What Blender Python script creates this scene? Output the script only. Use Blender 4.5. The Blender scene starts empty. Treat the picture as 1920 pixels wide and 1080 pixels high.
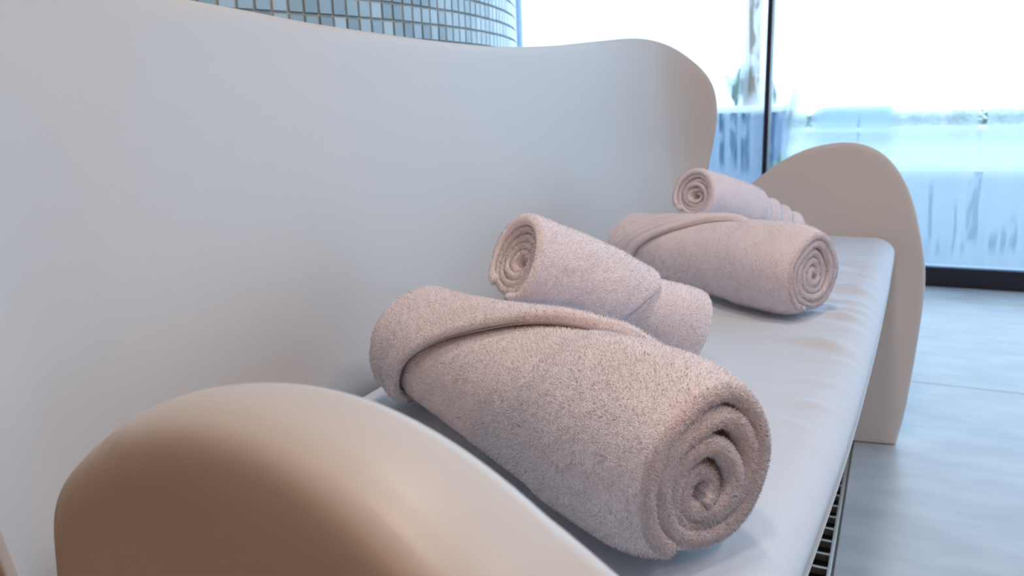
import bpy, math, random
import numpy as np
from mathutils import Matrix, Vector

random.seed(4)
RNG = np.random.default_rng(7)
scene = bpy.context.scene
COL = scene.collection

# ------------------------------------------------------------------ camera
H_EYE = 0.95
F_PX = 1480.0
AX = np.array([0.89615441, 0.07534434, -0.43729911])   # world X in camera (right, down, forward)
AY = np.array([0.43339201, -0.22852038, 0.8672184])
AZ = np.array([-0.03459176, -0.97061922, -0.23812127])
rot = Matrix(((AX[0], -AX[1], -AX[2]), (AY[0], -AY[1], -AY[2]), (AZ[0], -AZ[1], -AZ[2])))
cam_data = bpy.data.cameras.new('camera')
cam = bpy.data.objects.new('camera', cam_data)
COL.objects.link(cam)
cam.matrix_world = Matrix.Translation((0, 0, H_EYE)) @ rot.to_4x4()
cam_data.sensor_width = 36.0
cam_data.lens = F_PX / 1920 * 36
cam_data.clip_start = 0.02
cam_data.dof.use_dof = True
cam_data.dof.focus_distance = 0.78
cam_data.dof.aperture_fstop = 9.0
scene.camera = cam

# ------------------------------------------------------------------ world, light, exposure
world = bpy.data.worlds.new('sky')
scene.world = world
world.use_nodes = True
wn = world.node_tree.nodes
bg = wn['Background']
bg.inputs[0].default_value = (0.63, 0.80, 1.0, 1)
bg.inputs[1].default_value = 3.25
vs = scene.view_settings
vs.view_transform = 'Standard'
vs.look = 'None'
vs.exposure = 0.16
vs.gamma = 1.0
vs.use_curve_mapping = False

WARM = (1.0, 0.42, 0.10)
LAMP_X = [-1.2, 0.6, 2.4]
LAMP_W = 6.5
DOWN_SPOTS = [(-0.15, 0.0), (-0.15, 1.0), (1.3, -0.2), (1.3, 0.9)]
DOWN_W = 9.5
DOWN_C = (1.0, 0.83, 0.72)

# ------------------------------------------------------------------ helpers
def tag(o, label=None, cat=None, group=None, kind=None):
    if label: o['label'] = label
    if cat: o['category'] = cat
    if group: o['group'] = group
    if kind: o['kind'] = kind
    return o

def mesh_np(name, V, Q, smooth=True):
    V = np.asarray(V, dtype=np.float32); Q = np.asarray(Q, dtype=np.int32)
    me = bpy.data.meshes.new(name)
    k = Q.shape[1]
    me.vertices.add(len(V)); me.vertices.foreach_set('co', V.ravel())
    me.loops.add(Q.size); me.loops.foreach_set('vertex_index', Q.ravel())
    me.polygons.add(len(Q))
    me.polygons.foreach_set('loop_start', np.arange(0, Q.size, k, dtype=np.int32))
    me.polygons.foreach_set('use_smooth', np.full(len(Q), smooth))
    me.update(calc_edges=True)
    me.validate()
    return me

def link(name, me, mat=None, parent=None, loc=None):
    o = bpy.data.objects.new(name, me)
    COL.objects.link(o)
    if mat is not None and me is not None:
        if not me.materials: me.materials.append(mat)
    if parent is not None: o.parent = parent
    if loc is not None: o.location = loc
    return o

def empty(name, loc):
    o = bpy.data.objects.new(name, None)
    COL.objects.link(o); o.location = loc; o.empty_display_size = 0.05
    return o

BOXV = np.array([(x, y, z) for x in (0, 1) for y in (0, 1) for z in (0, 1)], float)
BOXQ = np.array([(0, 1, 3, 2), (4, 6, 7, 5), (0, 4, 5, 1), (2, 3, 7, 6), (0, 2, 6, 4), (1, 5, 7, 3)])

def box_mesh(name, lo, hi):
    lo = np.array(lo, float); hi = np.array(hi, float)
    return mesh_np(name, lo + BOXV * (hi - lo), BOXQ, smooth=False)

def bevel(o, w=0.004, seg=2):
    m = o.modifiers.new('bevel', 'BEVEL'); m.width = w; m.segments = seg; m.limit_method = 'ANGLE'
    return o

def box(name, lo, hi, mat, parent=None, bw=0.0):
    o = link(name, box_mesh(name, lo, hi), mat, parent)
    if bw: bevel(o, bw)
    return o

def grid_quads(nu, nv, off=0, flip=False):
    i = np.arange(nu - 1)[:, None] * nv + np.arange(nv - 1)[None, :]
    i = i.ravel() + off
    q = np.stack([i, i + nv, i + nv + 1, i + 1], 1)
    return q[:, ::-1] if flip else q

def wob(x, y, seed, n=6, lo=1.0, hi=4.0):
    r = np.random.default_rng(seed)
    out = np.zeros(np.broadcast(x, y).shape)
    for k in range(n):
        a = r.uniform(0, 2 * math.pi); fq = r.uniform(lo, hi)
        out += np.sin((x * math.cos(a) + y * math.sin(a)) * fq + r.uniform(0, 6.28)) / n
    return out

def catmull(P, n=40):
    P = np.asarray(P, float)
    P = np.vstack([2 * P[0] - P[1], P, 2 * P[-1] - P[-2]]); out = []
    t = np.linspace(0, 1, n, endpoint=False)[:, None]
    for i in range(1, len(P) - 2):
        a, b, c, d = P[i - 1], P[i], P[i + 1], P[i + 2]
        out.append(.5 * ((2 * b) + (-a + c) * t + (2 * a - 5 * b + 4 * c - d) * t ** 2 + (-a + 3 * b - 3 * c + d) * t ** 3))
    out.append(P[-2][None])
    return np.vstack(out)

def sheet_normals(P):
    du = np.gradient(P, axis=0); dv = np.gradient(P, axis=1)
    n = np.cross(du, dv)
    return n / (np.linalg.norm(n, axis=2, keepdims=True) + 1e-12)

def thick_sheet(P, d, T, re):
    """closed, round-edged cloth or shell: P grid of the middle surface, d distance to the free edge"""
    n = sheet_normals(P)
    k = np.clip(d / re, 0, 1)
    off = (T / 2) * np.sqrt(np.clip(1 - (1 - k) ** 2, 0, 1))
    off = off[..., None] if np.ndim(off) == 2 else off
    A = P + n * off; B = P - n * off
    nu, nv, _ = P.shape
    V = np.vstack([A.reshape(-1, 3), B.reshape(-1, 3)])
    Q = np.vstack([grid_quads(nu, nv), grid_quads(nu, nv, nu * nv, True)])
    # weld the two sides where the sheet thins to nothing
    same = np.where(off.reshape(-1) < 1e-5)[0]
    remap = np.arange(len(V)); remap[same + nu * nv] = same
    return V, remap[Q], n

# ------------------------------------------------------------------ materials
def new_mat(name):
    m = bpy.data.materials.new(name); m.use_nodes = True
    nt = m.node_tree
    return m, nt, nt.nodes, nt.links, nt.nodes['Principled BSDF']

def noise_bump(nt, bsdf, scale, strength, dist=0.001, detail=3, coord='Object'):
    N, L = nt.nodes, nt.links
    tc = N.new('ShaderNodeTexCoord'); nz = N.new('ShaderNodeTexNoise'); bp = N.new('ShaderNodeBump')
    nz.inputs['Scale'].default_value = scale; nz.inputs['Detail'].default_value = detail
    bp.inputs['Strength'].default_value = strength; bp.inputs['Distance'].default_value = dist
    L.new(tc.outputs[coord], nz.inputs['Vector']); L.new(nz.outputs['Fac'], bp.inputs['Height'])
    L.new(bp.outputs['Normal'], bsdf.inputs['Normal'])
    return tc, nz, bp

def col_noise(nt, bsdf, c1, c2, scale, detail=3, vec_scale=None):
    N, L = nt.nodes, nt.links
    tc = N.new('ShaderNodeTexCoord'); nz = N.new('ShaderNodeTexNoise'); rp = N.new('ShaderNodeValToRGB')
    nz.inputs['Scale'].default_value = scale; nz.inputs['Detail'].default_value = detail
    rp.color_ramp.elements[0].color = (*c1, 1); rp.color_ramp.elements[1].color = (*c2, 1)
    rp.color_ramp.elements[0].position = 0.35; rp.color_ramp.elements[1].position = 0.65
    if vec_scale:
        mp = N.new('ShaderNodeMapping'); mp.inputs['Scale'].default_value = vec_scale
        L.new(tc.outputs['Object'], mp.inputs['Vector']); L.new(mp.outputs['Vector'], nz.inputs['Vector'])
    else:
        L.new(tc.outputs['Object'], nz.inputs['Vector'])
    L.new(nz.outputs['Fac'], rp.inputs['Fac']); L.new(rp.outputs['Color'], bsdf.inputs['Base Color'])
    return rp

def simple(name, color, rough=0.5, metal=0.0, bump=None):
    m, nt, N, L, b = new_mat(name)
    b.inputs['Base Color'].default_value = (*color, 1)
    b.inputs['Roughness'].default_value = rough; b.inputs['Metallic'].default_value = metal
    if bump: noise_bump(nt, b, bump[0], bump[1], bump[2])
    return m

M = {}
M['shell'] = simple('moulded_white_plastic', (0.54, 0.522, 0.505), 0.42, bump=(900, 0.06, 0.0006))

m, nt, N, L, b = new_mat('terry_cloth')
col_noise(nt, b, (0.86, 0.80, 0.86), (0.91, 0.855, 0.915), 22, 4)
b.inputs['Roughness'].default_value = 0.95
b.inputs['Sheen Weight'].default_value = 0.25; b.inputs['Sheen Roughness'].default_value = 0.6
noise_bump(nt, b, 620, 0.9, 0.0032, 2)
M['towel'] = m
m, nt, N, L, b = new_mat('terry_loops')
b.inputs['Base Color'].default_value = (0.94, 0.89, 0.945, 1)
b.inputs['Roughness'].default_value = 0.95
M['pile'] = m

m, nt, N, L, b = new_mat('woven_cushion_cover')
b.inputs['Base Color'].default_value = (0.60, 0.66, 0.74, 1)
b.inputs['Roughness'].default_value = 0.8
b.inputs['Sheen Weight'].default_value = 0.15
tc = N.new('ShaderNodeTexCoord')
w1 = N.new('ShaderNodeTexWave'); w2 = N.new('ShaderNodeTexWave'); w2.bands_direction = 'Y'
nz = N.new('ShaderNodeTexNoise'); nz.inputs['Scale'].default_value = 500
for w in (w1, w2):
    w.inputs['Scale'].default_value = 260; w.inputs['Distortion'].default_value = 1.2
    w.inputs['Detail'].default_value = 1; w.inputs['Detail Scale'].default_value = 0.6
    L.new(tc.outputs['Object'], w.inputs['Vector'])
L.new(tc.outputs['Object'], nz.inputs['Vector'])
ad = N.new('ShaderNodeMath'); L.new(w1.outputs['Fac'], ad.inputs[0]); L.new(w2.outputs['Fac'], ad.inputs[1])
ad2 = N.new('ShaderNodeMath'); L.new(ad.outputs[0], ad2.inputs[0]); L.new(nz.outputs['Fac'], ad2.inputs[1])
bp = N.new('ShaderNodeBump'); bp.inputs['Strength'].default_value = 0.35; bp.inputs['Distance'].default_value = 0.0006
L.new(ad2.outputs[0], bp.inputs['Height']); L.new(bp.outputs['Normal'], b.inputs['Normal'])
M['cushion'] = m

m, nt, N, L, b = new_mat('stone_floor_tile')
rp = col_noise(nt, b, (0.37, 0.39, 0.425), (0.46, 0.48, 0.51), 5, 8, (1, 2.2, 1))
b.inputs['Roughness'].default_value = 0.32
noise_bump(nt, b, 60, 0.25, 0.001, 8)
M['floor'] = m
M['joint'] = simple('floor_grout', (0.20, 0.20, 0.19), 0.8, bump=(200, 0.2, 0.001))

m, nt, N, L, b = new_mat('glass_mosaic')
oi = N.new('ShaderNodeObjectInfo')
at = N.new('ShaderNodeAttribute'); at.attribute_name = 'tint'
ad = N.new('ShaderNodeMath'); L.new(oi.outputs['Random'], ad.inputs[0]); L.new(at.outputs['Fac'], ad.inputs[1])
fr = N.new('ShaderNodeMath'); fr.operation = 'FRACT'; L.new(ad.outputs[0], fr.inputs[0])
rp = N.new('ShaderNodeValToRGB')
cr = rp.color_ramp
cr.elements[0].color = (0.15, 0.22, 0.26, 1); cr.elements[1].color = (0.38, 0.49, 0.56, 1)
e = cr.elements.new(0.5); e.color = (0.25, 0.36, 0.42, 1)
L.new(fr.outputs[0], rp.inputs['Fac']); L.new(rp.outputs['Color'], b.inputs['Base Color'])
b.inputs['Roughness'].default_value = 0.22
b.inputs['Coat Weight'].default_value = 0.4; b.inputs['Coat Roughness'].default_value = 0.08
noise_bump(nt, b, 90, 0.15, 0.0006)
M['mosaic'] = m
M['grout'] = simple('mosaic_grout', (0.42, 0.41, 0.37), 0.85, bump=(300, 0.3, 0.001))
M['frame'] = simple('black_window_frame', (0.006, 0.008, 0.018), 0.35, bump=(400, 0.05, 0.0004))
M['jamb'] = simple('pale_blue_jamb', (0.30, 0.46, 0.66), 0.5, bump=(300, 0.05, 0.0004))
M['steel'] = simple('brushed_steel', (0.55, 0.53, 0.50), 0.35, 0.9, bump=(500, 0.1, 0.0004))
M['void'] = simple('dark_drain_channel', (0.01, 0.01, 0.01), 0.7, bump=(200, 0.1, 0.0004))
M['wall'] = simple('warm_timber_wall', (0.15, 0.075, 0.035), 0.7, bump=(30, 0.1, 0.001))
M['ceil'] = simple('warm_plaster_ceiling', (0.62, 0.60, 0.58), 0.9, bump=(80, 0.1, 0.001))
M['water'] = simple('pool_water', (0.04, 0.085, 0.13), 0.25, bump=(1.5, 0.3, 0.05))
M['deck'] = simple('pale_terrace_paving', (0.10, 0.14, 0.185), 0.8, bump=(8, 0.2, 0.004))
M['planter'] = simple('blue_grey_planter', (0.12, 0.19, 0.30), 0.7, bump=(20, 0.2, 0.002))  # the planter's shade is put into this blue-grey
M['plaster'] = simple('white_coping', (0.85, 0.85, 0.84), 0.7, bump=(40, 0.1, 0.001))
M['teal'] = simple('pale_teal_wall', (0.22, 0.36, 0.42), 0.7, bump=(15, 0.1, 0.002))
M['bark'] = simple('palm_bark', (0.20, 0.14, 0.09), 0.9, bump=(45, 0.8, 0.01))
M['leaf'] = simple('grey_green_leaf', (0.10, 0.19, 0.15), 0.6, bump=(30, 0.2, 0.001))

def at_px(px, py, y):
    d = np.array([(px - 960) / F_PX, (py - 540) / F_PX, 1.0])
    w = np.array([AX @ d, AY @ d, AZ @ d]); return np.array([0, 0, H_EYE]) + w * (y / w[1])

RX0, RX1, RY0, RY1, RZ = -3.2, 3.6, -3.0, 4.07, 2.75
GY = RY1 + 0.045
def glass_material():
    m = bpy.data.materials.new('steamed_up_glass'); m.use_nodes = True
    nt = m.node_tree; N, L = nt.nodes, nt.links
    N.clear()
    out = N.new('ShaderNodeOutputMaterial')
    geo = N.new('ShaderNodeNewGeometry')
    sep = N.new('ShaderNodeSeparateXYZ'); L.new(geo.outputs['Position'], sep.inputs[0])
    def math_(op, a, b=None, c=None):
        n = N.new('ShaderNodeMath'); n.operation = op
        for i, v in enumerate((a, b, c)):
            if v is None: continue
            if isinstance(v, (int, float)): n.inputs[i].default_value = v
            else: L.new(v, n.inputs[i])
        return n.outputs[0]
    X, Z = sep.outputs[0], sep.outputs[2]
    # long vertical runs in the condensation
    def nz(sx, sz, detail, seed):
        mp = N.new('ShaderNodeCombineXYZ')
        L.new(math_('MULTIPLY', X, sx), mp.inputs[0]); L.new(math_('MULTIPLY', Z, sz), mp.inputs[2])
        mp.inputs[1].default_value = seed
        t = N.new('ShaderNodeTexNoise'); t.inputs['Scale'].default_value = 1; t.inputs['Detail'].default_value = detail
        L.new(mp.outputs[0], t.inputs['Vector']); return t.outputs['Fac']
    runs = nz(22, 0.9, 4, 1.0)
    runs2 = nz(6, 0.5, 3, 9.0)
    speck = nz(240, 170, 2, 3.0)
    fog = math_('ADD', math_('MULTIPLY', runs, 0.35), math_('MULTIPLY', runs2, 0.35))
    fog = math_('ADD', fog, math_('MULTIPLY', speck, 0.16))
    fog = math_('ADD', fog, 0.10)
    # drips that have wiped the pane clear: x, half width, z top, z bottom
    drips = []
    for px, hw, p1, p0 in [(1848, 9, 50, 470), (1621, 3, 112, 158), (1614, 4, 205, 300), (1796, 3, 375, 490), (1866, 8, 430, 490), (1886, 5, 420, 490), (1750, 4, 340, 490),
                           (1828, 9, 330, 480), (1421, 12, -200, 200), (1385, 8, 60, 330), (1362, 6, 100, 330), (1405, 10, 190, 340), (1465, 14, 60, 330), (1490, 5, 100, 240),
                           (1775, 6, 455, 492), (1812, 5, 440, 492), (1905, 7, 400, 492), (1524, 5, 150, 270), (1765, 4, 440, 492)]:
        m_ = at_px(px, (max(p1, 0) + p0) / 2, GY)
        drips.append((float(m_[0]), hw * 0.0026, float(at_px(px, p1, GY)[2]), float(at_px(px, p0, GY)[2])))
    clear = None
    for x0, w, z1, z0 in drips:
        wv = math_('ADD', X, math_('MULTIPLY', math_('SINE', math_('MULTIPLY', Z, 17.0 + x0 * 9)), 0.004))
        dx = math_('ABSOLUTE', math_('SUBTRACT', wv, x0))
        a = math_('SMOOTH_MIN', 1.0, math_('MAXIMUM', math_('SUBTRACT', 1.0, math_('DIVIDE', dx, w)), 0.0), 0.0)
        a = math_('MINIMUM', math_('MULTIPLY', a, 3.0), 1.0)
        g1 = math_('MINIMUM', math_('MAXIMUM', math_('MULTIPLY', math_('SUBTRACT', z1, Z), 14.0), 0.0), 1.0)
        g0 = math_('MINIMUM', math_('MAXIMUM', math_('MULTIPLY', math_('SUBTRACT', Z, z0), 14.0), 0.0), 1.0)
        a = math_('MULTIPLY', a, math_('MULTIPLY', g1, g0))
        clear = a if clear is None else math_('MAXIMUM', clear, a)
    brk = math_('MINIMUM', math_('MAXIMUM', math_('MULTIPLY', math_('SUBTRACT', nz(30, 9, 3, 5.0), 0.36), 6.0), 0.0), 1.0)
    clear = math_('MULTIPLY', clear, brk)
    fog = math_('MULTIPLY', fog, math_('SUBTRACT', 1.0, math_('MULTIPLY', clear, 0.92)))
    tr = N.new('ShaderNodeBsdfTransparent'); tr.inputs[0].default_value = (0.90, 0.97, 1.0, 1)
    rf = N.new('ShaderNodeBsdfRefraction'); rf.inputs['Color'].default_value = (0.92, 0.98, 1.0, 1)
    rf.inputs['Roughness'].default_value = 0.22; rf.inputs['IOR'].default_value = 1.12
    tl = N.new('ShaderNodeBsdfTranslucent'); tl.inputs[0].default_value = (0.80, 0.92, 1.0, 1)
    gl = N.new('ShaderNodeBsdfGlossy'); gl.inputs['Roughness'].default_value = 0.25
    m0 = N.new('ShaderNodeMixShader'); m1 = N.new('ShaderNodeMixShader'); m2 = N.new('ShaderNodeMixShader')
    L.new(fog, m0.inputs[0]); L.new(tr.outputs[0], m0.inputs[1]); L.new(rf.outputs[0], m0.inputs[2])
    L.new(math_('MULTIPLY', fog, 0.26), m1.inputs[0]); L.new(m0.outputs[0], m1.inputs[1]); L.new(tl.outputs[0], m1.inputs[2])
    m2.inputs[0].default_value = 0.04
    L.new(m1.outputs[0], m2.inputs[1]); L.new(gl.outputs[0], m2.inputs[2])
    L.new(m2.outputs[0], out.inputs['Surface'])
    return m
M['glass'] = glass_material()

# ------------------------------------------------------------------ the room
XD = -0.072                                   # inner edge of the drain frame

fl = [((RX0, RY0, -0.10), (XD - 0.049, RY1 + 0.12, -0.006)), ((XD - 0.003, RY0, -0.10), (RX1, RY1 + 0.12, -0.006)), ((XD - 0.05, RY0, -0.20), (XD - 0.002, RY1 + 0.12, -0.101)),
      ((XD - 0.049, RY0, -0.10), (XD - 0.003, -0.201, -0.006)), ((XD - 0.049, 2.901, -0.10), (XD - 0.003, RY1 + 0.12, -0.006))]
floor = link('floor', mesh_np('floor', np.vstack([np.array(a_) + BOXV * (np.array(b_) - np.array(a_)) for a_, b_ in fl]), np.vstack([BOXQ + 8 * i for i in range(len(fl))]), False), M['joint'])
tag(floor, 'grey stone tiled floor beside the white bench', kind='structure')
xs = [XD - 0.055 - 1.2 * 2, XD - 0.055 - 1.2, XD - 0.055]
xs2 = [XD + 0.004, XD + 1.204, XD + 2.404, RX1]
ys = [-3.0, -2.095, -0.895, 0.305, 1.505 - 0.25, 2.705, 3.812]
ys = [-3.0, -2.095, -0.895, 0.305 - 0.2, 1.305 - 0.1, 2.705, 3.812]
def floor_tile(x0, x1, y0, y1):
    g = 0.002
    o = box('tile', (x0 + g, y0 + g, -0.012), (x1 - g, y1 - g, 0.0), M['floor'], floor)
    return o
ncol = [(RX0, xs[0]), (xs[0], xs[1]), (xs[1], xs[2])] + list(zip(xs2[:-1], xs2[1:]))
for (a, c) in ncol:
    for y0, y1 in zip(ys[:-1], ys[1:]):
        floor_tile(a, c, y0, y1)
    floor_tile(a, c, 3.822, RY1 + 0.02)
sill_strip = box('threshold_strip', (RX0, 3.811, -0.01), (RX1, 3.823, 0.001), M['steel'], floor)

# walls out of view, the ceiling and the curved mosaic wall
for nm, lo, hi in (('wall_near', (RX0, RY0 - 0.1, 0), (RX1, RY0, RZ)),
                   ('wall_left', (RX0 - 0.1, RY0, 0), (RX0, RY1 + 0.12, RZ))):
    tag(box(nm, lo, hi, M['wall']), 'warm timber wall of the room', kind='structure')
tag(box('ceiling', (RX0, RY0, RZ), (RX1, RY1 + 0.12, RZ + 0.1), M['ceil']), 'plain warm plaster ceiling', kind='structure')

WC = np.array([-2.70, 1.467]); WR = 1.80
def cyl(ang, r, z):
    return np.stack([WC[0] + r * np.cos(ang), WC[1] + r * np.sin(ang), np.broadcast_to(z, np.shape(ang))], -1)
ang = np.linspace(math.radians(-100), math.radians(115), 160)
P = np.stack([cyl(ang, WR - 0.0004, 0.0), cyl(ang, WR - 0.0004, RZ)], 1)
wall_round = link('wall_round', mesh_np('wall_round', P.reshape(-1, 3), grid_quads(160, 2)), M['grout'])
tag(wall_round, 'curved wall of small blue-grey glass mosaic tiles behind the bench', kind='structure')
PITCH = 0.032; DA = PITCH / WR
tile_w, tile_h, tile_d = 0.0287, 0.0287, 0.006
tv = np.array([(-.5, -.5), (.5, -.5), (.5, .5), (-.5, .5)])
TV = []; inset = 0.0016
for d_, s_ in ((-0.004, 0), (0.0012, 0), (0.0024, inset)):
    for (a, c) in tv:
        TV.append((d_, a * (tile_w - 2 * s_), c * (tile_h - 2 * s_)))
TV = np.array(TV)
TQ = []
for k in (0, 4):
    for i in range(4):
        j = (i + 1) % 4
        TQ.append((k + i, k + j, k + 4 + j, k + 4 + i))
TQ.append((8, 9, 10, 11))
TQ = np.array(TQ)
tile_me = mesh_np('mosaic_tile', TV, TQ, smooth=False); tile_me.materials.append(M['mosaic'])
cols = np.arange(int(math.radians(-100) / DA), int(math.radians(110) / DA))
rows = np.arange(0, int(RZ / PITCH))
near = []
rest_v, rest_q, rest_t = [], [], []
cnt = 0
for c in cols:
    a = (c + 0.5) * DA
    deg = math.degrees(a)
    for r in rows:
        z = (r + 0.5) * PITCH + 0.006
        # in view: above the bench rim, between the frame's top edge and the far curve
        dist = math.hypot(WC[0] + WR * math.cos(a), WC[1] + WR * math.sin(a))
        if -20 < deg < 26 and 1.02 < z < 1.015 + 0.148 * dist and cnt < 300:
            o = link('mosaic_tile', tile_me, None, wall_round)
            o.location = cyl(np.array(a), WR, z)
            o.rotation_euler = (random.uniform(-.012, .012), random.uniform(-.012, .012), a + random.uniform(-.012, .012))
            cnt += 1
        else:
            ca, sa = math.cos(a), math.sin(a)
            W = np.stack([WC[0] + (WR + TV[:, 0]) * ca - TV[:, 1] * sa, WC[1] + (WR + TV[:, 0]) * sa + TV[:, 1] * ca, TV[:, 2] + z], 1)
            rest_q.append(TQ + 12 * len(rest_v)); rest_v.append(W); rest_t.append(random.random())
me = mesh_np('mosaic_tiles', np.vstack(rest_v), np.vstack(rest_q), smooth=False)
at = me.attributes.new('tint', 'FLOAT', 'FACE')
at.data.foreach_set('value', np.repeat(np.array(rest_t, dtype=np.float32), len(TQ)))
o = link('mosaic_field', me, M['mosaic'], wall_round); o['kind'] = 'stuff'

# window wall at the far end and an added one on the right hand side
def window(name, x0, x1, label, lw, rw):
    w = empty(name, ((x0 + x1) / 2, GY, 0)); tag(w, label, kind='structure')
    def wbox(nm, lo, hi, mat):
        off = np.array(w.location)
        return box(nm, np.array(lo) - off, np.array(hi) - off, mat, w)
    wbox('pane', (x0, GY, 0.089), (x1, GY + 0.008, RZ), M['glass'])
    wbox('bottom_rail', (x0, RY1, 0.0), (x1, RY1 + 0.10, 0.088), M['frame'])
    wbox('glazing_bead', (x0, RY1 + 0.01, 0.0885), (x1, RY1 + 0.04, 0.096), M['jamb'])
    return w
XM = -0.618
tag(box('trim_1', (XM - 0.011, RY1 + 0.005, 0.0), (XM + 0.011, RY1 + 0.095, RZ), M['frame']), 'slim black upright between the two steamed window panes', kind='structure')
window('window_1', -1.955, XM - 0.012, 'steamed-up window pane left of the slim black upright', 0, 0)
window('window_2', XM + 0.012, RX1, 'wide steamed-up window pane right of the slim black upright', 0, 0)
tag(box('trim_2', (-2.0, RY1 - 0.02, 0.0), (-1.957, RY1 + 0.1, RZ), M['jamb']), 'pale blue upright where the window meets the mosaic wall', kind='structure')
tag(box('wall_far', (RX0, RY1, 0.0), (-2.002, RY1 + 0.1, RZ), M['wall']), 'short timber wall behind the mosaic curve', kind='structure')
w3 = empty('window_3', (RX1 + 0.05, 0.5, 0)); tag(w3, 'steamed-up window along the side of the room', kind='structure')  # out of view, added to bring in daylight from the right
box('pane', (0, 0.9, 0.10), (0.008, 3.52, RZ), M['glass'], w3)
box('bottom_rail', (-0.05, 0.9, 0.0), (0.05, 3.52, 0.098), M['frame'], w3)
tag(box('wall_right', (RX1, RY0, 0.0), (RX1 + 0.1, 1.398, RZ), M['wall']), 'timber wall at the end of the side window', kind='structure')

# ------------------------------------------------------------------ outside
tag(box('terrace', (-14, RY1 + 0.14, -0.16), (60, 9.9, -0.06), M['deck']), 'pale paved terrace outside the window', kind='structure')
tag(box('terrace_beyond', (-60, 18.5, -0.16), (60, 90, -0.05), M['plaster']), 'bright paving on the far side of the pool', kind='structure')
tag(box('pool', (-60, 9.901, -0.30), (60, 18.5, -0.12), M['water']), 'blue swimming pool water seen through the steamed window', 'pool')

YP = 8.0
pl = at_px(1330, 205, YP); pr = at_px(1463, 205, YP)
pt = empty('planter', ((pl[0] + pr[0]) / 2 - 0.4, YP + 0.4, -0.06))
tag(pt, 'dark blue-grey planter with a white coping beyond the window', 'planter')
hw = (pr[0] - pl[0]) / 2 + 0.4
top = pl[2] + 0.06
box('planter_body', (-hw, -0.4, 0), (hw, 0.4, top - 0.06), M['planter'], pt, 0.01)
box('coping', (-hw - 0.02, -0.43, top - 0.06), (hw + 0.02, 0.43, top), M['plaster'], pt, 0.01)
for k in range(9):
    x = -hw + (k + 0.5) * 2 * hw / 9
    box('batten', (x - hw / 16, -0.425, 0.02), (x + hw / 16, -0.4005, top - 0.065), M['planter'], pt, 0.006)

def tube(path, rad, n=10):
    path = np.asarray(path, float); rad = np.broadcast_to(rad, len(path))
    t = np.gradient(path, axis=0); t /= np.linalg.norm(t, axis=1)[:, None]
    up = np.where(np.abs(t[:, 2:3]) > .9, [[1, 0, 0]], [[0, 0, 1]])
    a = np.cross(t, up); a /= np.linalg.norm(a, axis=1)[:, None]; b_ = np.cross(t, a)
    th = np.linspace(0, 2 * math.pi, n + 1)
    P = path[:, None] + rad[:, None, None] * (np.cos(th)[None, :, None] * a[:, None] + np.sin(th)[None, :, None] * b_[:, None])
    return P.reshape(-1, 3), grid_quads(len(path), n + 1)

base = at_px(1410, 203, YP + 0.35)
pm = empty('palm_tree', (base[0], base[1], pl[2]))
tag(pm, 'brown palm trunk rising behind the slim black upright', 'tree')
zs = np.linspace(0, 4.6, 60)
path = np.stack([0.03 + 0.004 * zs, 0 * zs, zs], 1)
V, Q = tube(path, 0.062 + 0.010 * np.abs(np.sin(zs * 22)) + 0.03 * np.exp(-zs * 4), 12)
link('trunk', mesh_np('trunk', V, Q), M['bark'], pm)
def frond(root, az, ln, droop, lift, name='frond', parent=None, mat='leaf'):
    t = np.linspace(0, 1, 26)
    mid = np.stack([math.cos(az) * ln * t, math.sin(az) * ln * t, lift * t - droop * t ** 2], 1) + root
    V, Q = [], []
    side = np.array([-math.sin(az), math.cos(az), 0])
    for i in range(2, 26):
        L_ = 0.34 * math.sin(math.pi * (0.1 + 0.85 * t[i])) * ln / 1.6
        d = mid[i] - mid[i - 1]; d /= np.linalg.norm(d)
        for s in (-1, 1):
            tip = mid[i] + s * side * L_ * .8 + d * L_ * .4 + np.array([0, 0, -L_ * .45])
            k = len(V); w_ = d * 0.02
            V += [mid[i] - w_, mid[i] + w_, tip, mid[i] + np.array([0, 0, 0.012])]
            Q += [(k, k + 1, k + 2), (k, k + 3, k + 2), (k + 1, k + 3, k + 2)]
    V2, Q2 = tube(mid, 0.012 * (1 - .8 * t), 5)
    o = link(name, mesh_np(name, np.array(V), np.array(Q)), M[mat], parent)
    link('midrib', mesh_np('midrib', V2, Q2), M[mat], o)
    return o
for k in range(12):
    frond(np.array([0.03 + 0.004 * 4.6, 0, 4.6]), k * 0.55 + 0.2, 1.9, 1.7, 0.9, parent=pm)
def shrub(px, py, y, zb, n, ln, lift, name, label, seed):
    r = np.random.default_rng(seed)
    p = at_px(px, py, y)
    s = empty(name, (p[0], p[1], zb)); tag(s, label, 'plant', 'plants outside the window')
    for k in range(n):
        az = r.uniform(0, 6.28); l2 = ln * r.uniform(.5, 1); li = lift * r.uniform(.7, 1.2)
        t = np.linspace(0, 1, 12)
        mid = np.stack([math.cos(az) * l2 * t, math.sin(az) * l2 * t, li * t - lift * .5 * t ** 2], 1)
        sd = np.array([-math.sin(az), math.cos(az), 0]); w_ = (.05 * ln / .25 * np.sin(math.pi * (.08 + .9 * t)))[:, None]
        G = np.stack([mid - sd * w_, mid + np.array([0, 0, -.01]), mid + sd * w_], 1)
        link('leaf', mesh_np('leaf', G.reshape(-1, 3), grid_quads(12, 3)), M['leaf'], s)
    return s
shrub(1388, 203, YP + 0.4, pl[2], 7, 0.30, 0.75, 'leafy_shrub', 'feathery green plant at the left of the palm trunk', 1)
shrub(1472, 330, 7.2, -0.06, 9, 0.22, 0.75, 'leafy_shrub', 'blurred dark plant just right of the black upright', 2)
shrub(1478, 203, 9.4, -0.06, 8, 0.28, 1.9, 'leafy_shrub', 'pale tall plant faintly seen right of the black upright', 3)
a = at_px(1540, 207, 18.8); c = at_px(1682, 207, 18.8)
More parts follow.
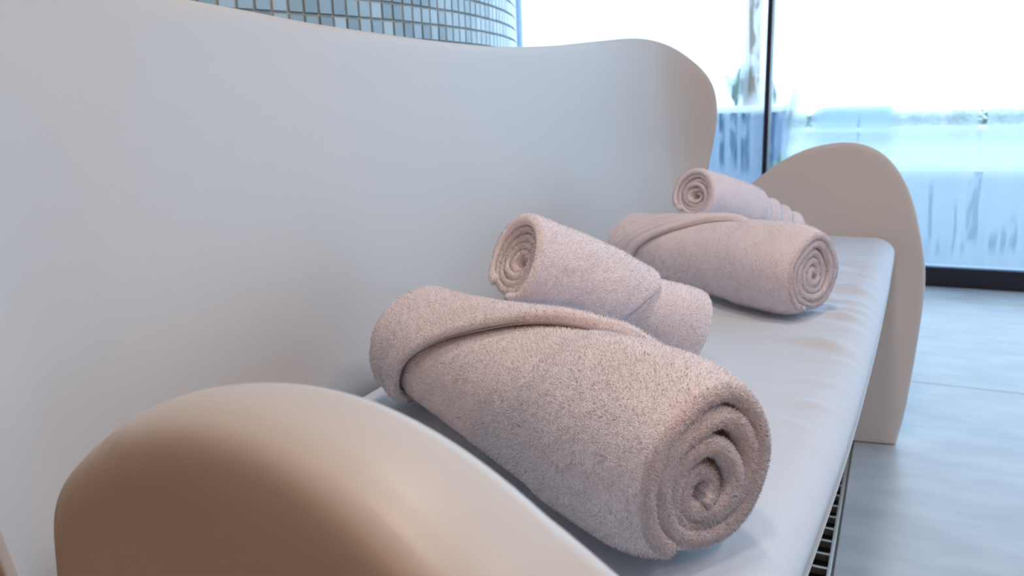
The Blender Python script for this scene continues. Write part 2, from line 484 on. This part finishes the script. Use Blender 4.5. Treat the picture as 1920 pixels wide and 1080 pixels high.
tw = box('low_wall', (a[0], 18.6, -0.05), (c[0], 19.0, a[2] + 0.02), M['teal'], None, 0.02); tag(tw, 'pale teal block at the far edge of the pool', 'wall')
hd = empty('hedge', (6, 19.4, -0.05)); tag(hd, 'low green hedge line across the far side of the pool', 'hedge')
r = np.random.default_rng(5); V = []; Q = []
n = 9000
ctr = np.stack([r.uniform(-14, 14, n), r.uniform(-.3, .3, n), r.uniform(0, .27, n)], 1)
d1 = r.normal(size=(n, 3)) * .045; d2 = r.normal(size=(n, 3)) * .045
V = np.stack([ctr - d1, ctr + d1, ctr + d2], 1).reshape(-1, 3)
o = link('foliage', mesh_np('foliage', V, np.arange(3 * n).reshape(-1, 3), False), M['leaf'], hd); o['kind'] = 'stuff'

# ------------------------------------------------------------------ linear drain in the floor
dr = empty('linear_drain', (XD - 0.026, 1.0, 0)); tag(dr, 'narrow steel slot drain set in the floor along the bench front', 'drain')
DY0, DY1 = -1.2, 1.9
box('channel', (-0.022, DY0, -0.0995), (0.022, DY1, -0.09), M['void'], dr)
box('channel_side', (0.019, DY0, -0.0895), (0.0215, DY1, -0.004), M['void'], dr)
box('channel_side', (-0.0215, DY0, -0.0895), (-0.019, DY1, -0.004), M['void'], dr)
for s in (-1, 1):
    box('frame_bar', (s * 0.0225 - 0.0035, DY0, -0.020), (s * 0.0225 + 0.0035, DY1, -0.0005), M['steel'], dr, 0.001)
bar_me = box_mesh('cross_bar', (-0.019, -0.0035, -0.016), (0.019, 0.0035, -0.001)); bar_me.materials.append(M['steel'])
y = DY0 + 0.03
while y < DY1:
    o = link('cross_bar', bar_me, None, dr); o.location = (0, y, 0)
    y += 0.053

# ------------------------------------------------------------------ the bench
PATH = [(.075, .236), (-.12, .264), (-.32, .285), (-.50, .284), (-.64, .298), (-.727, .39), (-.745, .62), (-.755, .95), (-.76, 1.3),
        (-.75, 1.65), (-.715, 1.95), (-.655, 2.13), (-.57, 2.225), (-.46, 2.265), (-.32, 2.285), (-.12, 2.31), (.075, 2.337)]
PC = catmull(PATH)
PS = np.r_[0, np.cumsum(np.linalg.norm(np.diff(PC, axis=0), axis=1))]
PT = np.gradient(PC, PS, axis=0); PT /= np.linalg.norm(PT, axis=1)[:, None]
STOT = PS[-1]
def plan(s):
    x = np.interp(s, PS, PC[:, 0]); y = np.interp(s, PS, PC[:, 1])
    tx = np.interp(s, PS, PT[:, 0]); ty = np.interp(s, PS, PT[:, 1])
    l = np.hypot(tx, ty); return x, y, -ty / l, tx / l          # outward normal
def sstep(a, b, x):
    t = np.clip((x - a) / (b - a), 0, 1); return t * t * (3 - 2 * t)
def shell_surface(s, z):
    x, y, nx, ny = plan(s)
    w = sstep(.55, 1.0, s) * sstep(.55, 1.0, STOT - s)
    lean_b = np.where(z < .55, -0.055 + 0.03 * (.55 - z) / .55, 0.055 * (z - 1.05) / .5)
    lean_a = np.where(z < .55, -0.03 - 0.105 * (np.clip(.55 - z, 0, 1) / .55) ** 1.15, -0.03 * np.clip((.77 - z) / .22, 0, 1))
    o = w * lean_b + (1 - w) * lean_a
    return np.stack([x + nx * o, y + ny * o, z], -1)
def rim_px(pts, smin, smax):
    # directions from the photograph, distance from the bench's plan curve
    out = []
    for px, py in pts:
        d = np.array([(px - 960) / F_PX, (py - 540) / F_PX, 1.0]); w = np.array([AX @ d, AY @ d, AZ @ d])
        m_ = (PS >= smin) & (PS <= smax); q = PC[m_]; cr_ = q[:, 0] * w[1] - q[:, 1] * w[0]
        i = np.where(np.sign(cr_[1:]) != np.sign(cr_[:-1]))[0]
        if len(i):
            i = i[0]; out.append((PS[m_][i], H_EYE + w[2] * np.linalg.norm(q[i]) / math.hypot(w[0], w[1])))
    return out
E_ = STOT
near_arm = rim_px([(1100, 1080), (1000, 970), (900, 880), (800, 810), (700, 755), (600, 728), (500, 715), (400, 722), (305, 746), (188, 820), (112, 902), (90, 966), (88, 1050)], 0, .75)
far_hump = rim_px([(1320, 125), (1280, 95), (1240, 78), (1200, 73), (1150, 77), (1100, 82), (1050, 87), (1000, 89), (950, 90), (900, 86), (800, 75), (600, 45), (480, 22), (370, 0)], .6, 2.76)[::-1]
far_edge = rim_px([(1334, 138), (1349, 165), (1355, 205), (1350, 255), (1338, 310), (1324, 350)], 2.5, 3.0)
es = far_edge[-1][0]
far_arm = rim_px([(1400, 360), (1450, 320), (1500, 290), (1550, 275), (1610, 268), (1660, 285), (1690, 315), (1715, 365), (1728, 430)], 2.6, 4)
RIM = [(.065, .0), (.045, .09), (.014, .35), (.010, .464), (.018, .565), (.038, .64), (.075, .692), (.118, .725)] + near_arm + \
      [(.645, .50), (.668, .49), (.690, .54), (.702, .67), (.706, .83), (.717, .93), (.748, 1.01), (.80, 1.06), (.88, 1.082), (.99, 1.076)] + far_hump + \
      far_edge + [(es + .002, .625), (es + .035, .600)] + far_arm + \
      [(E_ - .010, .464), (E_ - .012, .35), (E_ - .040, .09), (E_ - .060, .0)]
RB = catmull(RIM, 14)
RB[:, 1] = np.clip(RB[:, 1], 0, None)
l = np.r_[0, np.cumsum(np.linalg.norm(np.diff(RB, axis=0), axis=1))]
NU = 620
uu = np.linspace(0, l[-1], NU)
RB = np.stack([np.interp(uu, l, RB[:, 0]), np.interp(uu, l, RB[:, 1])], 1)
# smooth the traced rim a little
for _ in range(26):
    RB[1:-1] = .25 * RB[:-2] + .5 * RB[1:-1] + .25 * RB[2:]
sb = np.linspace(.20, STOT - .20, NU)
sb = .35 * sb + .65 * np.clip(RB[:, 0], .20, STOT - .20)
sb = np.maximum.accumulate(sb)
k = np.ones(31) / 31
sb = np.convolve(np.pad(sb, 15, mode='edge'), k, 'valid')
SH_R = 0.024
vv = np.r_[np.linspace(0, .90, 34, endpoint=False), 1 - .10 * np.cos(np.linspace(0, math.pi / 2, 12)) ** 2.2]
SS = sb[:, None] * (1 - vv) + RB[:, :1] * vv
ZZ = RB[:, 1:] * vv[None, :]
P = shell_surface(SS, ZZ)
edge = P[:, -1]
D = np.empty(P.shape[:2])
for i in range(NU):
    lo, hi = max(0, i - 90), min(NU, i + 90)
    dd = np.linalg.norm(P[i][:, None] - edge[None, lo:hi], axis=2)
    D[i] = dd.min(1)
D[:, -1] = 0
# normals from the smooth surface function
eps = 1e-3
Fs = shell_surface(SS + eps, ZZ) - shell_surface(SS - eps, ZZ)
Fz = shell_surface(SS, ZZ + eps) - shell_surface(SS, ZZ - eps)
NN = np.cross(Fs, Fz); NN /= np.linalg.norm(NN, axis=2, keepdims=True)
kk = np.clip(D / SH_R, 0, 1)
sd_ = np.minimum(SS, STOT - SS)
SH_T = np.interp(sd_, [0, .15, .35, .60, .70, .9, 1.6], [.085, .080, .058, .022, .022, .050, .055])
pw = np.interp(sd_, [0, .30, .45, .75, .9], [3.2, 3.2, 2.0, 2.0, 2.6])
off = (SH_T * np.clip(1 - (1 - kk) ** pw, 0, 1) ** (1 / pw))[..., None]
gs = np.sign((NN[..., :2] * np.stack(plan(SS)[2:], -1)).sum(-1).mean())
A = P + NN * off * (.82 if gs > 0 else .18); B = P - NN * off * (.18 if gs > 0 else .82)
nv = len(vv)
V = np.vstack([A.reshape(-1, 3), B.reshape(-1, 3)]); V[:, 2] = np.clip(V[:, 2], 0.0, None)
Q = np.vstack([grid_quads(NU, nv), grid_quads(NU, nv, NU * nv, True)])
rm = np.arange(len(V)); same = np.where(off.reshape(-1) < 1e-5)[0]; rm[same + NU * nv] = same
bench = empty('spa_bench', (-0.35, 1.28, 0))
tag(bench, 'white moulded plastic lounge bench with a high curved back and two rounded arms', 'bench')
BO = np.array([-0.35, 1.28, 0])
link('shell', mesh_np('shell', V - BO, rm[Q]), M['shell'], bench)

def xfront(y):
    c_ = catmull([(.1, -.115), (.35, -.082), (.69, -.056), (1.0, -.036), (1.35, -.022), (1.68, -.013), (2.07, -.006), (2.35, -.002)], 20)
    return np.interp(y, c_[:, 0], c_[:, 1])
# seat base with its rolled front lip, between the arms
SEAT = 0.55; CB = 0.493
prof = [(-0.70, 0.483), (-0.4, 0.483), (-0.06, 0.485), (-0.045, 0.487), (-0.036, 0.481), (-0.034, 0.471), (-0.042, 0.448), (-0.068, .37), (-0.095, .25), (-0.118, .11), (-0.130, .0)]
prof = catmull(prof, 6)
yy = np.linspace(.30, 2.26, 60)
P = np.zeros((len(prof), len(yy), 3))
P[..., 0] = prof[:, :1] + (xfront(yy) + .030)[None, :] * np.clip((prof[:, :1] + .45) / .4, 0, 1) * np.clip(prof[:, 1:] / .42, 0, 1); P[..., 1] = yy; P[..., 2] = prof[:, 1:]
link('seat_base', mesh_np('seat_base', P.reshape(-1, 3) - BO, grid_quads(len(prof), len(yy), 0, True)), M['shell'], bench)

# cushion: padded slab with rounded edges and soft creases across the front roll
def cushion():
    x0, x1, y0, y1 = -0.675, -0.024, 0.325, 2.268
    nx, ny = 110, 300
    def outline(y):
        # back edge follows the bench curve, arm ends rounded
        s = np.interp(y, PC[40 * 4:40 * 12, 1], PS[40 * 4:40 * 12])
        return np.interp(y, PC[120:520, 1], PC[120:520, 0]) + 0.072
    e = 0.5 * (1 - np.cos(np.linspace(0, math.pi, ny)))
    Y = y0 + (y1 - y0) * (0.5 * e + 0.5 * np.linspace(0, 1, ny))
    xb = np.maximum(outline(Y), x0)
    # front edge is straight, corners rounded off beside the arms
    rc = 0.05
    q = np.clip((rc - np.minimum(Y - y0, y1 - Y)) / rc, 0, 1)
    xf = xfront(Y) - rc * (1 - np.sqrt(1 - q ** 2)) * 0.6
    xb = xb + rc * (1 - np.sqrt(1 - q ** 2)) * 0.6
    t = np.linspace(0, 1, nx); t = 0.35 * 0.5 * (1 - np.cos(math.pi * t)) + 0.65 * t
    t = 1 - (1 - t) ** 1.25
    X = xb[:, None] + (xf - xb)[:, None] * t
    YY = np.repeat(Y[:, None], nx, 1)
    d = np.minimum(np.minimum(X - xb[:, None], xf[:, None] - X), np.minimum(YY - y0, y1 - YY))
    df = xf[:, None] - X
    r1 = 0.030
    kk = np.minimum(np.clip(d / r1, 0, 1), np.clip(df / .050, 0, 1))
    hgt = np.sqrt(np.clip(1 - (1 - kk) ** 2, 0, 1))
    crown = 0.006 * np.clip(d / .12, 0, 1)
    top = CB + 0.018 + (SEAT - 0.003 - CB - 0.018) * hgt + crown * 0.6
    # creases run from the front edge inwards
    env = np.exp(-((df - .055) / .07) ** 2) * sstep(.8, 1.5, YY)
    cre = np.zeros_like(top); rr = np.random.default_rng(3)
    for yc in np.r_[rr.uniform(.9, 2.15, 34)]:
        w = rr.uniform(.007, .016); am = rr.uniform(.0028, .0080)
        cre += am * np.exp(-((YY - yc - rr.uniform(-.5, .3) * (df - .05)) / w) ** 2)
    for yc in rr.uniform(.55, 1.2, 12):
        cre += .0008 * np.exp(-((YY - yc + .5 * (df - .05)) / .02) ** 2)
    top = top + (cre - .001) * np.clip(env + .25 * np.exp(-((df - .04) / .05) ** 2), 0, 1) * np.clip(kk, 0, 1) + 0.0012 * wob(X, YY, 11, 6, 8, 22) * kk
    A = np.stack([X, YY, top], -1)
    bot = CB + 0.018 - 0.018 * hgt
    Bm = np.stack([X, YY, bot], -1)
    # let the front bulge a touch past the base
    V = np.vstack([A.reshape(-1, 3), Bm.reshape(-1, 3)])
    Q = np.vstack([grid_quads(ny, nx, 0, True), grid_quads(ny, nx, nx * ny)])
    rm = np.arange(len(V)); same = np.where((hgt < 1e-6).reshape(-1))[0]; rm[same + nx * ny] = same
    return V, rm[Q]
V, Q = cushion()
co = np.array([-.35, 1.28, CB])
cu = link('seat_cushion', mesh_np('seat_cushion', V - co, Q), M['cushion'], None, co)
tag(cu, 'long thin pale grey fabric seat pad lying on the white bench', 'cushion')

# ------------------------------------------------------------------ towels
def smooth_noise1(x, seed, lo, hi, n=5):
    r = np.random.default_rng(seed); o = np.zeros_like(x)
    for _ in range(n): o += np.sin(x * r.uniform(lo, hi) + r.uniform(0, 6.28)) / n
    return o

def blades(V, N_, Aw, n, h, w, seed):
    """short loops of pile standing on a patch of quads: V (m,4,3) corners, N_ (m,4,3) normals"""
    r = np.random.default_rng(seed)
    idx = r.choice(len(V), n, p=Aw / Aw.sum())
    a = r.random((n, 1)); b_ = r.random((n, 1))
    q = V[idx]; nn = N_[idx]
    bil = lambda c: (c[:, 0] * (1 - a) + c[:, 1] * a) * (1 - b_) + (c[:, 3] * (1 - a) + c[:, 2] * a) * b_
    p = bil(q); nm = bil(nn); nm /= np.linalg.norm(nm, axis=1)[:, None] + 1e-9
    rd = r.normal(size=(n, 3)); tg = np.cross(nm, rd); tg /= np.linalg.norm(tg, axis=1)[:, None] + 1e-9
    ln = np.cross(nm, tg)
    hh = h * r.uniform(.6, 1.25, (n, 1)); ww = w * r.uniform(.7, 1.2, (n, 1))
    tip = p + nm * hh + ln * hh * r.normal(0, .55, (n, 1))
    bb = p - nm * .0004
    VV = np.stack([bb - tg * ww, bb + tg * ww * .5 + ln * ww * .87, bb + tg * ww * .5 - ln * ww * .87, tip], 1).reshape(-1, 3)
    nv = np.repeat(nm, 4, 0) + np.repeat(r.normal(0, .30, (n, 3)), 4, 0)
    nv /= np.linalg.norm(nv, axis=1)[:, None]
    k = np.arange(n)[:, None] * 4
    # wind every side outwards
    F = np.concatenate([k + np.array([[0, 1, 3]]), k + np.array([[1, 2, 3]]), k + np.array([[2, 0, 3]])])
    tri = VV[F]; fn = np.cross(tri[:, 1] - tri[:, 0], tri[:, 2] - tri[:, 0])
    cen = np.tile((bb + tip) / 2, (3, 1))
    bad = ((tri.mean(1) - cen) * fn).sum(1) < 0
    F[bad] = F[bad][:, ::-1]
    return VV, F, nv

def make_towel(name, label, group, P0, P1, R, turns, flap, seed, mid=None, core=(0, 0), radf=None, end_dir=1,
               pile=60000, pile_h=.0030, pile_w=.00034, shape=None, squash=.95, phi_end=2.6, twist=1, layer=None, endf=None, noise=.12):
    """rolled towel. P0: centre of the end that shows the spiral, P1: centre of the other end.
    phi: 0 = up, +90 deg = towards the viewer's side of the roll"""
    P0 = np.array(P0, float); P1 = np.array(P1, float)
    na = 74
    t = np.linspace(0, 1, na - 20)
    L_ = np.linalg.norm(P1 - P0)
    thick = layer or (R - .010) / turns * .90
    ee = thick * .55 / L_
    cl = ee * (1 - np.cos(np.linspace(0, math.pi / 2, 11))[:-1])
    a = np.r_[cl, np.linspace(ee, 1 - ee, na - 20), (1 - cl)[::-1]]
    def axis(q):
        q = np.asarray(q)[..., None]
        if mid is None: return P0 * (1 - q) + P1 * q
        m = np.array(mid, float)
        c = 2 * m - .5 * (P0 + P1)
        return P0 * (1 - q) ** 2 + 2 * c * q * (1 - q) + P1 * q ** 2
    q_ = np.linspace(0, 1, 200); cc = axis(q_)
    tt = np.gradient(cc, axis=0); tt /= np.linalg.norm(tt, axis=1)[:, None]
    view = np.array([0, 0, H_EYE]) - (P0 + P1) / 2
    def frame(q):
        q = np.clip(q, 0, 1)
        T_ = np.stack([np.interp(q, q_, tt[:, i]) for i in range(3)], -1)
        T_ /= np.linalg.norm(T_, axis=-1, keepdims=True)
        U = np.array([0, 0, 1.0]) - T_ * T_[..., 2:3]
        U /= np.linalg.norm(U, axis=-1, keepdims=True)
        S_ = np.cross(U, T_)
        sg = np.sign((S_ * view).sum(-1, keepdims=True).mean())
        return axis(q), T_, U, S_ * sg
    if radf is None: radf = lambda q, ph: 1.0 + 0 * q
    def place(q, r, ph, dax=0.0, cshift=0.0):
        Cn, T_, U, S_ = frame(q)
        c_, s_ = np.cos(ph), np.sin(ph)
        up = np.where(c_ < 0, c_ * squash, c_)
        pos = Cn + (r * up)[..., None] * U + (r * s_)[..., None] * S_
        pos = pos - T_ * np.asarray(dax)[..., None]
        cs = np.asarray(cshift)[..., None]
        return pos + cs * (core[0] * S_ + core[1] * U)
    nth = int(turns * 84) + 1
    th = np.linspace(0, turns * 2 * math.pi, nth)
    # add round ends of the cloth itself
    prog = th / th[-1]
    r0 = .008
    rr = r0 + (R - thick / 2 - r0) * prog
    ph = phi_end - twist * (th[-1] - th)
    base = shape(ph) if shape is not None else 1 + .03 * np.sin(2 * ph + seed)
    wobr = 1 + (base - 1) * prog ** .6 + noise * smooth_noise1(th, seed, .7, 1.7) * (1 - prog * .85) + .42 * noise * smooth_noise1(th, seed + 9, 2.2, 4.5) * (1 - prog * .5)
    rr = rr * wobr
    endoff = .010 * smooth_noise1(th, seed + 3, .35, 1.1) * (1 - .5 * prog) - .006 * (1 - prog)
    if endf is not None: endoff = endoff + endf(prog, ph)
    TH, Aq = np.meshgrid(np.arange(nth), a, indexing='ij')
    RR = rr[TH] * radf(Aq, ph[TH]) + .0016 * wob(ph[TH] * 1.0, Aq * 9, seed + 1, 7, .8, 2.6) * prog[TH]
    near0 = np.clip(1 - Aq / .25, 0, 1) ** 2
    Pm = place(Aq, RR, ph[TH], endoff[TH] * near0, 1 - prog[TH])
    seg = np.r_[0, np.cumsum(np.hypot(np.diff(rr), rr[:-1] * np.diff(th)))]
    d = np.minimum(np.minimum(Aq, 1 - Aq) * L_, np.minimum(seg, seg[-1] - seg)[TH] + .0)
    V, Q, n = thick_sheet(Pm, d, thick, thick * .55)
    # which grid side looks outwards
    outw = ((n * (Pm - axis(np.clip(Aq, 0, 1)))).sum(-1)).mean() > 0
    nu, nvv, _ = Pm.shape
    zc = SEAT + .0015
    V[:, 2] = np.maximum(V[:, 2], zc)
    base_pt = (P0 + P1) / 2; base_pt[2] = SEAT if P0[2] < SEAT + R * 1.25 else min(P0[2], P1[2]) - R * squash
    root = empty(name, base_pt); tag(root, label, 'towel', group)
    link('roll', mesh_np('roll', V - base_pt, Q), M['towel'], root)
    # pile on the outermost turn and round the open end
    patches = []
    Np = nu * nvv
    side = Q[:len(Q) // 2] if outw else Q[len(Q) // 2:]
    osgn = 1 if outw else -1
    ui = np.repeat(np.arange(nu - 1), nvv - 1); vi = np.tile(np.arange(nvv - 1), nu - 1)
    vq = V[side]
    Nn = np.vstack([n.reshape(-1, 3), -n.reshape(-1, 3)])
    sel = (ui > nu - 92) & (vi > 3)
    patches.append((vq[sel], Nn[side][sel], 1.0))
    # end faces of all turns (both sides, edge strip), normals bent outwards along the axis
    for sd in (Q[:len(Q) // 2], Q[len(Q) // 2:]):
        sel = (vi < 9)
        vv_ = V[sd][sel]; nn_ = Nn[sd][sel].copy()
        an = (np.clip(vi[sel] / 10.0, 0, 1) * math.pi / 2)[:, None, None]
        T_end = -tt[0]
        nn_ = nn_ * np.sin(an) + T_end * np.cos(an)
        nn_ /= np.linalg.norm(nn_, axis=2, keepdims=True) + 1e-9
        patches.append((vv_, nn_, 3.5))
    # flap: the loose outer end of the cloth folded round one end of the roll
    if flap:
        nf, ng = 110, 70
        p0, p1 = flap['phi']
        pf = np.linspace(p0, p1, nf)
        ae = np.interp(pf, *flap['edge'])          # where the flap's free edge crosses, as a fraction of the length
        ae = np.convolve(np.pad(ae, 6, mode='edge'), np.ones(13) / 13, 'valid')
        ft = flap.get('thick', thick * .9)
        a0 = flap['from']; a0 = (a0(pf) if callable(a0) else a0 + 0 * pf)[:, None]
        g = np.r_[np.linspace(0, 1 - .12, ng - 14, endpoint=False), 1 - .12 * np.cos(np.linspace(0, math.pi / 2, 14)) ** 2]
        PF = pf[:, None] + 0 * g
        AF = a0 + (ae[:, None] - a0) * g
        dist_e = np.abs(ae[:, None] - AF) * L_
        rip = flap.get('ripple', .0065)
        fold = np.zeros_like(dist_e)
        for (dc, wd, am) in flap.get('folds', [(.010, .008, .9), (.036, .007, .8), (.060, .008, .6), (.088, .008, .5)]):
            fold += am * np.exp(-((dist_e - dc * (1 + .6 * np.sin(PF * .9 + seed))) / wd) ** 2)
        last = slice(nth - 86, nth)
        pm_ = np.mod(ph[last], 2 * math.pi); o_ = np.argsort(pm_)
        rb0 = np.interp(np.mod(PF, 2 * math.pi), pm_[o_], (rr[last] + thick / 2)[o_], period=2 * math.pi)
        rb = rb0 * radf(np.clip(AF, 0, 1), PF)
        lift = flap.get('lift', 0.0)
        rF = rb + ft * .42 + rip * fold + .0012 * wob(PF * 2, AF * 12, seed + 5, 6, .8, 2.5)
        taper = np.clip(np.minimum(pf - p0, p1 - pf) / .5, 0, 1)[:, None]
        rF = rF - (1 - taper) * ft * .7
        PFm = place(AF, rF, PF)
        dF = np.minimum(dist_e, np.minimum(np.minimum(PF - p0, p1 - PF) * R, np.abs(AF - a0) * L_ + .0))
        V2, Q2, n2 = thick_sheet(PFm, dF, ft, ft * .55)
        V2[:, 2] = np.maximum(V2[:, 2], zc)
        link('flap', mesh_np('flap', V2 - base_pt, Q2), M['towel'], root)
        ow = (n2 * (PFm - axis(np.clip(AF, 0, 1)))).sum(-1).mean() > 0
        sd = Q2[:len(Q2) // 2] if ow else Q2[len(Q2) // 2:]
        N2 = np.vstack([n2.reshape(-1, 3), -n2.reshape(-1, 3)])
        patches.append((V2[sd], N2[sd], 1.0))
    C4 = np.concatenate([p[0] for p in patches]); N4 = np.concatenate([p[1] for p in patches])
    ar = np.concatenate([np.linalg.norm(np.cross(p[0][:, 2] - p[0][:, 0], p[0][:, 3] - p[0][:, 1]), axis=1) * p[2] for p in patches])
    keep = C4[:, :, 2].min(1) > zc + .001
    BV, BQ, BN = blades(C4[keep], N4[keep], ar[keep], pile, pile_h, pile_w, seed)
    me = mesh_np('pile', BV - base_pt, BQ)
    me.normals_split_custom_set_from_vertices(BN.astype(np.float32))
    po = link('pile', me, M['pile'], root); po['kind'] = 'stuff'
    return root

def squarish(ph):
    return 1 + .035 * np.cos(3 * ph + .6) + .02 * np.cos(5 * ph + 1.0)

def rad1(q, ph):
    lip = .19 * np.clip(1 - q / .13, 0, 1) ** 2.4                       # shoulder rounding into the open end
    step = .055 * (1 - sstep(.30, .37, q + .03 * np.sin(ph)))            # a thicker band of cloth round the front third
    return 1.0 + step - lip - .24 * sstep(.12, 1, q)
make_towel('bath_towel', 'large pale pink terry towel roll nearest the camera, its wide spiral end facing front', 'large rolled bath towels on the seat pad',
           (-.120, .608, SEAT + .087), (-.572, .872, SEAT + .070), .091, 3.9,
           dict(phi=(-1.6, 2.5), edge=([-1.6, -.9, -.2, .3, .8, 1.3, 2.0, 2.5], [.10, .25, .40, .54, .68, .80, .87, .90]), **{'from': 1.015}),
           3, core=(.008, -.016), radf=rad1, noise=.25, layer=.0165, pile=200000, shape=squarish, phi_end=2.45)
make_towel('bath_towel', 'large rolled towel at the far end of the bench, under the farthest small roll', 'large rolled bath towels on the seat pad',
           (-.120, 1.408, SEAT + .080), (-.520, 1.640, SEAT + .066), .083, 4.6,
           dict(phi=(-1.6, 2.5), edge=([-1.6, -.9, -.2, .3, .8, 1.3, 2.0, 2.5], [.18, .30, .42, .55, .68, .80, .87, .90]), **{'from': 1.01}),
           8, core=(.002, -.004), radf=rad1, noise=.18, layer=.0135, pile=60000, pile_h=.0026, pile_w=.00045, shape=squarish, phi_end=2.75)
rad2 = lambda q, ph: 1.0 - .10 * sstep(.5, .68, q) + .28 * sstep(.68, 1.0, q) + .03 * np.sin(ph * 3 + 1) * sstep(.6, 1, q)
make_towel('hand_towel', 'small rolled towel propped on the nearest large roll, spiral end raised', 'small rolled towels leaning on the large rolls',
           (-.452, .892, .742), (-.262, 1.070, SEAT + .062), .055, 4.2,
           dict(phi=(-2.6, 2.7), edge=([-2.6, -1.5, -.4, .6, 1.5, 2.7], [.70, .66, .70, .74, .62, .45]), folds=[], thick=.015, **{'from': lambda p: -.02 + .035 * (1 + np.sin(p + .3))}),
           21, endf=lambda pr, p: -.008 * (1 + np.sin(p + .3)) - .004, mid=(-.362, .978, .684), radf=rad2, pile=45000, pile_h=.0026, pile_w=.0004, phi_end=2.9)
rad4 = lambda q, ph: 1.0 - .10 * sstep(.5, 1.0, q) + .09 * np.sin(q * 55 + ph) * sstep(.5, .7, q)
make_towel('hand_towel', 'small rolled towel at the far end, propped on the far large roll beside the arm', 'small rolled towels leaning on the large rolls',
           (-.402, 1.655, .728), (-.218, 1.90, SEAT + .058), .050, 4.4,
           dict(phi=(-2.6, 2.7), edge=([-2.6, -1.5, -.4, .6, 1.5, 2.7], [.55, .52, .55, .58, .55, .45]), folds=[], thick=.011, **{'from': lambda p: -.02 + .035 * (1 + np.sin(p + .3))}),
           33, endf=lambda pr, p: -.008 * (1 + np.sin(p + .3)) - .004, mid=(-.312, 1.775, .680), radf=rad4, pile=30000, pile_h=.0024, pile_w=.00045, phi_end=2.9)

# ------------------------------------------------------------------ unseen wall lamps behind the camera, added for warm fill
lamp_mat, nt, N, L, b = new_mat('warm_lamp_glass')
b.inputs['Emission Color'].default_value = (*WARM, 1); b.inputs['Emission Strength'].default_value = 3.0
for k, x in enumerate(LAMP_X):
    wl = empty('wall_lamp', (x, RY0, 1.5))
    tag(wl, ['warm drum wall lamp at the left of the wall behind the viewer', 'warm drum wall lamp at the middle of the wall behind the viewer', 'warm drum wall lamp at the right of the wall behind the viewer'][k], 'lamp', 'wall lamps behind the viewer')
    box('back_plate', (-.06, 0.0, -.10), (.06, .015, .10), M['steel'], wl, .003)
    V, Q = tube([(0, .075, -.14), (0, .075, -.13), (0, .075, .13), (0, .075, .14)], np.array([.045, .055, .055, .045]), 24)
    link('lamp_shade', mesh_np('lamp_shade', V, Q), lamp_mat, wl)
    ld = bpy.data.lights.new('wall_lamp_light', 'AREA'); ld.shape = 'RECTANGLE'; ld.size = .2; ld.size_y = .3; ld.energy = LAMP_W; ld.color = WARM
    lo_ = bpy.data.objects.new('wall_lamp_light', ld); COL.objects.link(lo_); lo_.parent = wl; lo_.location = (0, .15, 0); lo_.rotation_euler = (math.pi / 2, 0, 0)

for k, (x, y) in enumerate(DOWN_SPOTS):  # unseen ceiling lights added to brighten the bench and towels
    dl = empty('downlight', (x, y, RZ - 0.03))
    tag(dl, 'round warm downlight in the ceiling ' + ['nearest the bench and the camera', 'nearest the bench and the far window', 'farther from the bench, near the camera', 'farther from the bench, near the far window'][k], 'lamp', 'warm ceiling downlights')
    V, Q = tube([(0, 0, 0.028), (0, 0, 0.0)], .14, 24)
    link('rim', mesh_np('rim', V, Q), M['steel'], dl)
    me = bpy.data.meshes.new('diffuser')
    me.from_pydata([(.135 * math.cos(t), .135 * math.sin(t), 0.01) for t in np.linspace(0, 2 * math.pi, 24, endpoint=False)], [], [list(range(24))])
    link('diffuser', me, lamp_mat, dl)
    ld = bpy.data.lights.new('downlight_lamp', 'AREA'); ld.shape = 'DISK'; ld.size = .26; ld.energy = DOWN_W; ld.color = DOWN_C
    lo_ = bpy.data.objects.new('downlight_lamp', ld); COL.objects.link(lo_); lo_.parent = dl; lo_.location = (0, 0, -0.002)
